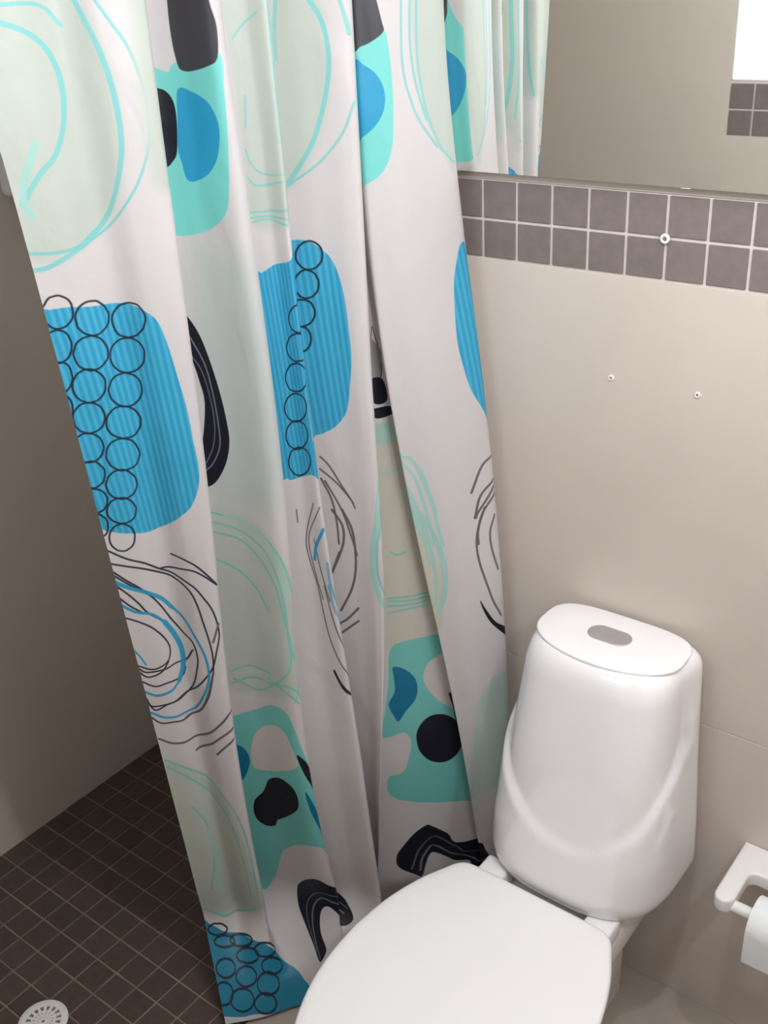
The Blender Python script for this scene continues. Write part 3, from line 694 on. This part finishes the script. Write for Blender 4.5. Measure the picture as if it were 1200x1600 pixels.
 ('L','ink',0.0029,0,[575,859,573,866,569,873,563,879,555,885,546,889,538,891,531,891,525,888,520,884,517,878,515,872,515,865,517,858,521,852,526,846,532,842,539,839,547,837,556,837,564,838,570,841,574,846,576,852,575,859]),
 ('L','ink',0.0029,0,[570,911,567,919,563,926,556,933,549,939,541,943,533,945,527,944,521,941,516,937,513,931,511,924,511,917,513,910,516,904,521,898,527,894,534,891,542,889,550,889,557,890,564,893,568,898,570,904,570,911]),
 ('L','ink',0.003,0,[568,962,566,970,561,978,555,985,547,991,539,995,532,997,526,996,520,993,516,988,512,982,511,976,511,968,513,961,516,955,520,949,526,945,533,942,540,940,548,940,556,941,562,944,566,949,568,955,568,962]),
 ('L','tqline2',0.0037,0,[503,431,511,455,534,471,587,470]),
 ('L','tqline2',0.0037,0,[500,474,518,488,579,481]),
 ('L','tqline2',0.0037,0,[494,528,529,528,585,525]),
 ('L','tqline2',0.0037,0,[497,543,531,541,579,549]),
 ('L','tqline2',0.0037,0,[495,536,532,536,581,539]),
 ('L','tqline2',0.0037,0,[507,273,530,254,558,240]),
 ('L','tqline2',0.0037,0,[516,354,509,400]),
 ('L','grey',0.0027,0,[561,1048,539,1100,531,1139,536,1183,546,1232,551,1287,558,1350,572,1407,593,1460]),
 ('L','grey',0.0026,0,[577,1054,544,1108,537,1143,544,1202,555,1260]),
 ('L','grey',0.0027,0,[562,1227,569,1288,576,1334,586,1375]),
 ('L','grey',0.0026,0,[517,1067,517,1093]),
 ('L','grey',0.0026,0,[551,1126,557,1183,570,1261]),
 ('L','blue2',0.0071,0,[578,1101,555,1139,546,1172]),
 ('L','bluefaint',0.006,0,[576,1174,577,1224,586,1271]),
 ('L','bluefaint',0.0049,0,[572,1225,577,1276,592,1322]),
 ('L','ink',0.0039,0,[558,1432,568,1462,585,1493]),
 ('L','ink',0.0039,0,[558,1436,571,1475,585,1493]),
 ('L','base',0.0033,0,[586,767,588,810,586,871,583,922]),
 ('L','ink',0.0033,0,[593,704,592,748,590,788]),
 ('L','tqline',0.0071,0,[728,212,729,230,742,254,749,285,750,321,743,362,731,403,716,441,698,470,678,499]),
 ('L','tqline2',0.0054,0,[768,223,774,250,779,280]),
 ('L','tqline2',0.0038,0,[780,379,764,423,736,458,710,481,687,496,674,506]),
 ('L','tqline2',0.0055,0,[684,227,678,272,677,311]),
 ('F','blue',0,1,[666,591,676,591,699,594,720,610,733,626,743,654,750,695,753,749,754,796,747,850,737,896,717,926,696,940,682,944,669,939,667,727]),
 ('L','ink',0.0031,0,[719,619,718,625,716,630,712,635,708,639,703,641,697,642,692,641,687,638,684,634,681,629,679,623,679,617,680,611,683,605,686,601,691,597,696,595,701,594,706,595,711,598,715,602,718,607,719,613,719,619]),
 ('L','ink',0.0031,0,[710,667,709,673,707,679,703,684,699,688,694,690,689,691,685,690,680,687,677,683,674,678,673,672,673,665,674,659,676,653,680,649,684,645,688,643,693,642,698,644,702,646,706,650,708,655,710,661,710,667]),
 ('L','ink',0.0032,0,[700,717,699,723,696,729,693,733,688,737,683,739,678,740,673,739,669,736,666,731,663,726,662,719,662,713,663,707,665,702,668,698,672,695,677,693,682,693,687,694,692,696,696,700,698,705,700,711,700,717]),
 ('L','ink',0.0032,0,[690,763,689,769,687,775,684,779,680,783,676,785,672,785,668,784,665,781,663,776,661,770,661,764,661,758,661,753,663,749,665,745,668,742,672,740,676,740,680,741,684,743,687,747,689,752,690,757,690,763]),
 ('L','grey',0.0033,0,[684,988,698,1008,715,1047,729,1075,735,1092]),
 ('L','grey',0.0033,0,[681,1013,707,1042,733,1082]),
 ('L','grey',0.0034,0,[681,1033,695,1078,699,1130,698,1174]),
 ('L','grey',0.0034,0,[687,1038,710,1098,722,1154,730,1195]),
 ('L','grey',0.0045,0,[711,1098,725,1140,727,1189,723,1235,711,1279,686,1330]),
 ('L','grey',0.0044,0,[693,1099,708,1132,707,1167,695,1203,676,1245]),
 ('L','grey',0.0046,0,[722,1319,698,1348,678,1364]),
 ('L','grey',0.0046,0,[720,1350,682,1385]),
 ('L','grey',0.0045,0,[697,1193,679,1240]),
 ('L','tqfaint',0.011,0,[789,1078,771,1140,762,1190,763,1240,777,1289,798,1316]),
 ('L','tqline2',0.0049,0,[800,1093,778,1140,771,1189,773,1238,794,1296]),
 ('L','tqfaint',0.0047,0,[798,957,779,1068,770,1144]),
 ('L','ink',0.0035,0,[925,765,879,821,879,848,900,880]),
 ('L','ink',0.0041,0,[931,765,952,807,951,844,925,869]),
 ('F','greyf',0,0,[892,781,959,808,948,844,920,864,884,857,876,820]),
 ('F','black',0,0,[882,862,944,864,948,907,883,904]),
 ('F','black',0,0,[877,918,953,919,956,936,881,935]),
 ('F','mintfaint',0,0,[874,950,958,952,953,989,874,986]),
 ('L','mintfaint',0.0049,0,[872,1050,920,1048,957,1046]),
 ('L','mint',0.0047,0,[868,1326,910,1330,957,1333]),
 ('L','mint',0.0047,0,[869,1345,916,1350,959,1350]),
 ('L','mint',0.0047,0,[869,1362,906,1359,940,1361]),
 ('L','mint',0.0047,0,[870,1334,913,1340,956,1342]),
 ('L','mint',0.0046,0,[884,1221,899,1229,917,1227]),
 ('F','turq2',0,0,[870,1450,904,1435,948,1438,964,1442,963,1533,966,1625,970,1721,969,1886,965,1908,878,1866,866,1798,884,1785,893,1724,893,1693,885,1674,869,1681,858,1674,861,1615,866,1533]),
 ('F','cloth',0,0,[958,1492,931,1499,919,1521,917,1549,928,1590,943,1621,956,1632,963,1568]),
 ('F','blue4',0,0,[873,1497,889,1505,903,1529,907,1560,902,1591,889,1617,879,1642,874,1628,868,1605,867,1587,875,1560,874,1524]),
 ('F','black',0,0,[959,1723,956,1744,950,1761,942,1773,933,1778,924,1775,915,1765,908,1749,903,1729,901,1707,901,1684,905,1665,912,1650,921,1642,931,1642,941,1648,950,1661,956,1679,959,1700]),
 ('L','black',0.0057,0,[953,1595,956,1639,957,1716]),
 ('F','black',0,0,[875,2041,882,2009,893,1975,905,1955,911,1960,927,1992,943,2029,1034,1995,1049,2013,1057,2058,961,2117,946,2090,932,2082,922,2062,911,2043,906,2049,902,2078,899,2120,894,2113,877,2079]),
 ('L','silver',0.0028,0,[897,2099,899,2059,908,2022,915,2026,929,2057,946,2076,957,2101]),
 ('L','silver',0.0017,0,[889,2091,896,2031,909,1995,918,2000,935,2039,952,2062,1037,2049]),
 ('F','turq',0,0,[1025,282,1031,295,1060,287,1082,279,1087,317,1087,362,1084,414,1077,459,1064,489,1049,504,1033,511,1024,510,1023,392]),
 ('F','dark',0,0,[1026,200,1026,301,1041,301,1059,295,1080,282,1079,267,1073,236,1067,200]),
 ('F','blue2',0,0,[1027,326,1046,330,1062,342,1072,360,1074,383,1067,405,1052,424,1033,437,1024,437]),
 ('L','tqline2',0.004,0,[1137,223,1131,319,1134,377,1141,421,1158,472]),
 ('L','tqline2',0.0039,0,[1113,221,1106,332,1115,391,1126,423,1151,467]),
 ('L','tqline2',0.0039,0,[1127,222,1121,302,1125,366,1137,421]),
 ('L','tqline2',0.004,0,[1158,472,1179,497]),
 ('F','blue',0,1,[1173,636,1163,660,1153,696,1147,755,1145,808,1150,855,1158,899,1177,945,1196,984,1198,877,1189,691,1185,638]),
 ('L','tqfaint',0.0055,0,[1025,998,1050,1016,1059,1061,1068,1113,1070,1156,1074,1199]),
 ('L','tqfaint',0.0055,0,[1029,1012,1046,1045,1054,1102,1058,1155,1058,1198]),
 ('L','tqfaint',0.0054,0,[1044,1005,1060,1041,1065,1077,1072,1124]),
 ('L','tqfaint',0.0055,0,[1027,1044,1041,1106,1046,1170]),
 ('L','tqfaint',0.0055,0,[1030,1070,1036,1121,1039,1175]),
 ('L','tqfaint',0.0053,0,[1039,1112,1061,1168,1069,1213,1071,1260,1060,1317,1044,1355]),
 ('L','tqfaint',0.0053,0,[1047,1122,1051,1192,1051,1244,1048,1291,1038,1338]),
 ('L','tqfaint',0.0053,0,[1051,1132,1063,1193,1065,1249,1059,1301,1040,1355]),
 ('L','tqfaint',0.0052,0,[1030,1120,1043,1187,1044,1238]),
 ('L','grey',0.0049,0,[1187,1040,1161,1053,1136,1100]),
 ('L','grey',0.005,0,[1185,1089,1153,1111,1137,1154]),
 ('L','grey',0.005,0,[1183,1103,1145,1144,1139,1155]),
 ('L','grey',0.005,0,[1185,1117,1154,1147,1140,1184,1138,1212]),
 ('L','grey',0.0044,0,[1158,1139,1140,1181,1134,1214,1136,1255,1146,1305,1157,1350,1174,1389]),
 ('L','grey',0.0043,0,[1178,1162,1164,1195,1165,1235,1175,1282]),
 ('F','black',0,0,[1127,1337,1139,1365,1158,1399,1187,1424,1190,1446,1151,1404,1134,1369]),
 ('F','turq',0,0,[1222,212,1216,241,1205,270,1193,287,1190,299,1190,368,1190,484,1190,503,1216,506,1232,496,1234,428,1238,353]),
 ('F','blue2',0,0,[1233,317,1218,325,1203,337,1192,354,1190,371,1195,392,1207,415,1221,429,1233,430,1243,409,1243,362]),
 ('F','dark',0,0,[1230,228,1216,236,1216,257,1217,269,1226,290,1233,281]),
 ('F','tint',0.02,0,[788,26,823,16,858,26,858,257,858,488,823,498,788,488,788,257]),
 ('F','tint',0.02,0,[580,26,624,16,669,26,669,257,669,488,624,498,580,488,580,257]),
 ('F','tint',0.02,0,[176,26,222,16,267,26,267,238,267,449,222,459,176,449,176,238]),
 ('L','tqline',0.008,0,[602,80,597,280,597,380,612,460,641,500]),
 ('L','tqline2',0.005,0,[585,80,582,280,583,400,593,480]),
 ('L','tqline2',0.006,0,[216,80,218,280,212,400,201,460]),
]
# printed pattern of the curtain: flat shapes in cloth millimetres (across, down), rasterised once
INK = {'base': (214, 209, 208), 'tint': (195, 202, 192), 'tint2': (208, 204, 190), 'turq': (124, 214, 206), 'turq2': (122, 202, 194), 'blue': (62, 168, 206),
       'blue2': (46, 158, 200), 'blue3': (40, 136, 166), 'blue4': (14, 118, 156), 'bluefaint': (120, 170, 195), 'black': (26, 26, 38), 'dark': (66, 64, 70),
       'ink': (36, 40, 54), 'grey': (104, 96, 98), 'greyf': (150, 148, 146), 'silver': (128, 132, 148), 'tqline': (132, 204, 201), 'tqline2': (144, 202, 197),
       'tqfaint': (166, 212, 203), 'mint': (134, 204, 188), 'mintfaint': (176, 210, 196), 'cloth': (214, 206, 200), 'greygreen': (198, 205, 201), 'paleteal': (190, 206, 200)}
RES = 1100.0
WPX, HPX = int(UW * RES) + 1, int(VH * RES) + 1
buf = np.empty((HPX, WPX, 3), np.float32)
buf[:] = (214, 209, 208)

def smooth(P, n, closed):
    P = np.asarray(P, float)
    if len(P) < 3:
        return P
    Q = np.vstack([P[-1:], P, P[:2]]) if closed else np.vstack([2 * P[:1] - P[1:2], P, 2 * P[-1:] - P[-2:-1]])
    t = np.linspace(0, 1, n, endpoint=False)[:, None]
    res = []
    for i in range(1, len(Q) - 2):
        a, b, c, d = Q[i - 1:i + 3]
        res.append(0.5 * (2 * b + (c - a) * t + (2 * a - 5 * b + 4 * c - d) * t * t + (3 * b - a - 3 * c + d) * t ** 3))
    return np.vstack(res + ([] if closed else [P[-1:]]))

def blend(kind, col, size, stripes, flat):
    P = smooth(np.array(flat, float).reshape(-1, 2) / 1000 * RES, 4 if kind == 'F' else 5, kind == 'F')
    pad = 3 + (size * RES if kind == 'L' else size * RES * 2)
    x0, y0 = np.maximum(np.floor(P.min(0) - pad).astype(int), 0)
    x1 = min(int(P[:, 0].max() + pad) + 1, WPX)
    y1 = min(int(P[:, 1].max() + pad) + 1, HPX)
    if x1 <= x0 or y1 <= y0:
        return
    X, Y = np.meshgrid(np.arange(x0, x1) + 0.5, np.arange(y0, y1) + 0.5)
    c = np.array(INK[col], np.float32)
    if kind == 'L':
        A = np.zeros(X.shape, np.float32)
        h = max(size * RES / 2, 0.6)
        for (ax, ay), (bx, by) in zip(P[:-1], P[1:]):
            sx0, sx1 = max(int(min(ax, bx) - h - 2) - x0, 0), int(max(ax, bx) + h + 3) - x0
            sy0, sy1 = max(int(min(ay, by) - h - 2) - y0, 0), int(max(ay, by) + h + 3) - y0
            xs, ys = X[sy0:sy1, sx0:sx1], Y[sy0:sy1, sx0:sx1]
            if not xs.size:
                continue
            dx, dy = bx - ax, by - ay
            t = np.clip(((xs - ax) * dx + (ys - ay) * dy) / max(dx * dx + dy * dy, 1e-9), 0, 1)
            d = np.hypot(xs - ax - t * dx, ys - ay - t * dy)
            A[sy0:sy1, sx0:sx1] = np.maximum(A[sy0:sy1, sx0:sx1], np.clip(h + 0.5 - d, 0, 1))
        A *= 0.92
    else:
        inside = np.zeros(X.shape, bool)
        D = np.full(X.shape, 1e9)
        for (ax, ay), (bx, by) in zip(P, np.roll(P, -1, 0)):
            dx, dy = bx - ax, by - ay
            if ay != by:
                inside ^= ((ay > Y) != (by > Y)) & (X < dx * (Y - ay) / dy + ax)
            t = np.clip(((X - ax) * dx + (Y - ay) * dy) / max(dx * dx + dy * dy, 1e-9), 0, 1)
            D = np.minimum(D, (X - ax - t * dx) ** 2 + (Y - ay - t * dy) ** 2)
        sd = np.sqrt(D) * np.where(inside, 1, -1)
        s = max(size * RES, 1.0)
        A = np.clip(sd / s + 0.5, 0, 1).astype(np.float32)
    if stripes:
        k = 0.5 + 0.5 * np.sin((X - 0.06 * Y) * (2 * math.pi / (0.0105 * RES)))
        c = c + (k[..., None] - 0.45) * np.array((34, 20, 14), np.float32)
    reg = buf[y0:y1, x0:x1]
    reg += (c - reg) * A[..., None]

for sh in SHAPES:
    blend(*sh)
# thin white hem along the bottom edge
lin = buf / 255.0
lin = np.concatenate([np.clip(lin, 0, 1), np.ones((HPX, WPX, 1), np.float32)], 2)[::-1]
PATTERN = bpy.data.images.new('curtain_print', WPX, HPX)
PATTERN.colorspace_settings.name = 'sRGB'
PATTERN.pixels.foreach_set(np.ascontiguousarray(lin, np.float32).ravel())
PATTERN.update()
PATTERN.pack()
cm = bpy.data.materials.new('curtain_cloth')
cm.use_nodes = True
nt = cm.node_tree
for n_ in list(nt.nodes):
    nt.nodes.remove(n_)
out = nt.nodes.new('ShaderNodeOutputMaterial')
prin = nt.nodes.new('ShaderNodeBsdfPrincipled')
tr = nt.nodes.new('ShaderNodeBsdfTranslucent')
mix = nt.nodes.new('ShaderNodeMixShader')
mix.inputs[0].default_value = 0.26
prin.inputs['Roughness'].default_value = 0.42
prin.inputs['Specular IOR Level'].default_value = 0.35
if PATTERN is not None:
    tex = nt.nodes.new('ShaderNodeTexImage')
    tex.image = PATTERN
    tex.extension = 'EXTEND'
    tex.interpolation = 'Linear'
    uvn = nt.nodes.new('ShaderNodeUVMap')
    uvn.uv_map = 'cloth'
    nt.links.new(uvn.outputs[0], tex.inputs[0])
    nt.links.new(tex.outputs[0], prin.inputs['Base Color'])
    nt.links.new(tex.outputs[0], tr.inputs['Color'])
else:
    prin.inputs['Base Color'].default_value = srgb(232, 228, 224)
    tr.inputs['Color'].default_value = srgb(232, 228, 224)
# faint weave and creases
tcn = nt.nodes.new('ShaderNodeTexCoord')
noi = nt.nodes.new('ShaderNodeTexNoise')
noi.inputs['Scale'].default_value = 7
noi.inputs['Detail'].default_value = 3
noi.inputs['Distortion'].default_value = 0.6
bmp = nt.nodes.new('ShaderNodeBump')
bmp.inputs['Strength'].default_value = 0.30
bmp.inputs['Distance'].default_value = 0.02
mpn = nt.nodes.new('ShaderNodeMapping')
mpn.inputs['Scale'].default_value = (1.3, 1.3, 0.8)
nt.links.new(tcn.outputs['Object'], mpn.inputs['Vector'])
nt.links.new(mpn.outputs['Vector'], noi.inputs['Vector'])
nt.links.new(noi.outputs['Fac'], bmp.inputs['Height'])
nt.links.new(bmp.outputs[0], prin.inputs['Normal'])
nt.links.new(prin.outputs[0], mix.inputs[1])
nt.links.new(tr.outputs[0], mix.inputs[2])
nt.links.new(mix.outputs[0], out.inputs['Surface'])
curtain = link('shower_curtain', cur, cm)
curtain['label'] = 'white shower curtain printed with turquoise, blue and black rings and blobs'
curtain['category'] = 'curtain'
bm = bmesh.new()
add_cyl(bm, (-0.125, 0.0, 2.315), (-0.40, YF, 2.315), 0.011)
rod = link('curtain_rod', smooth_by_angle(mesh_from(bm), 50), M['steel'])
rod['label'] = 'thin steel rod carrying the patterned shower curtain'
rod['category'] = 'curtain rod'
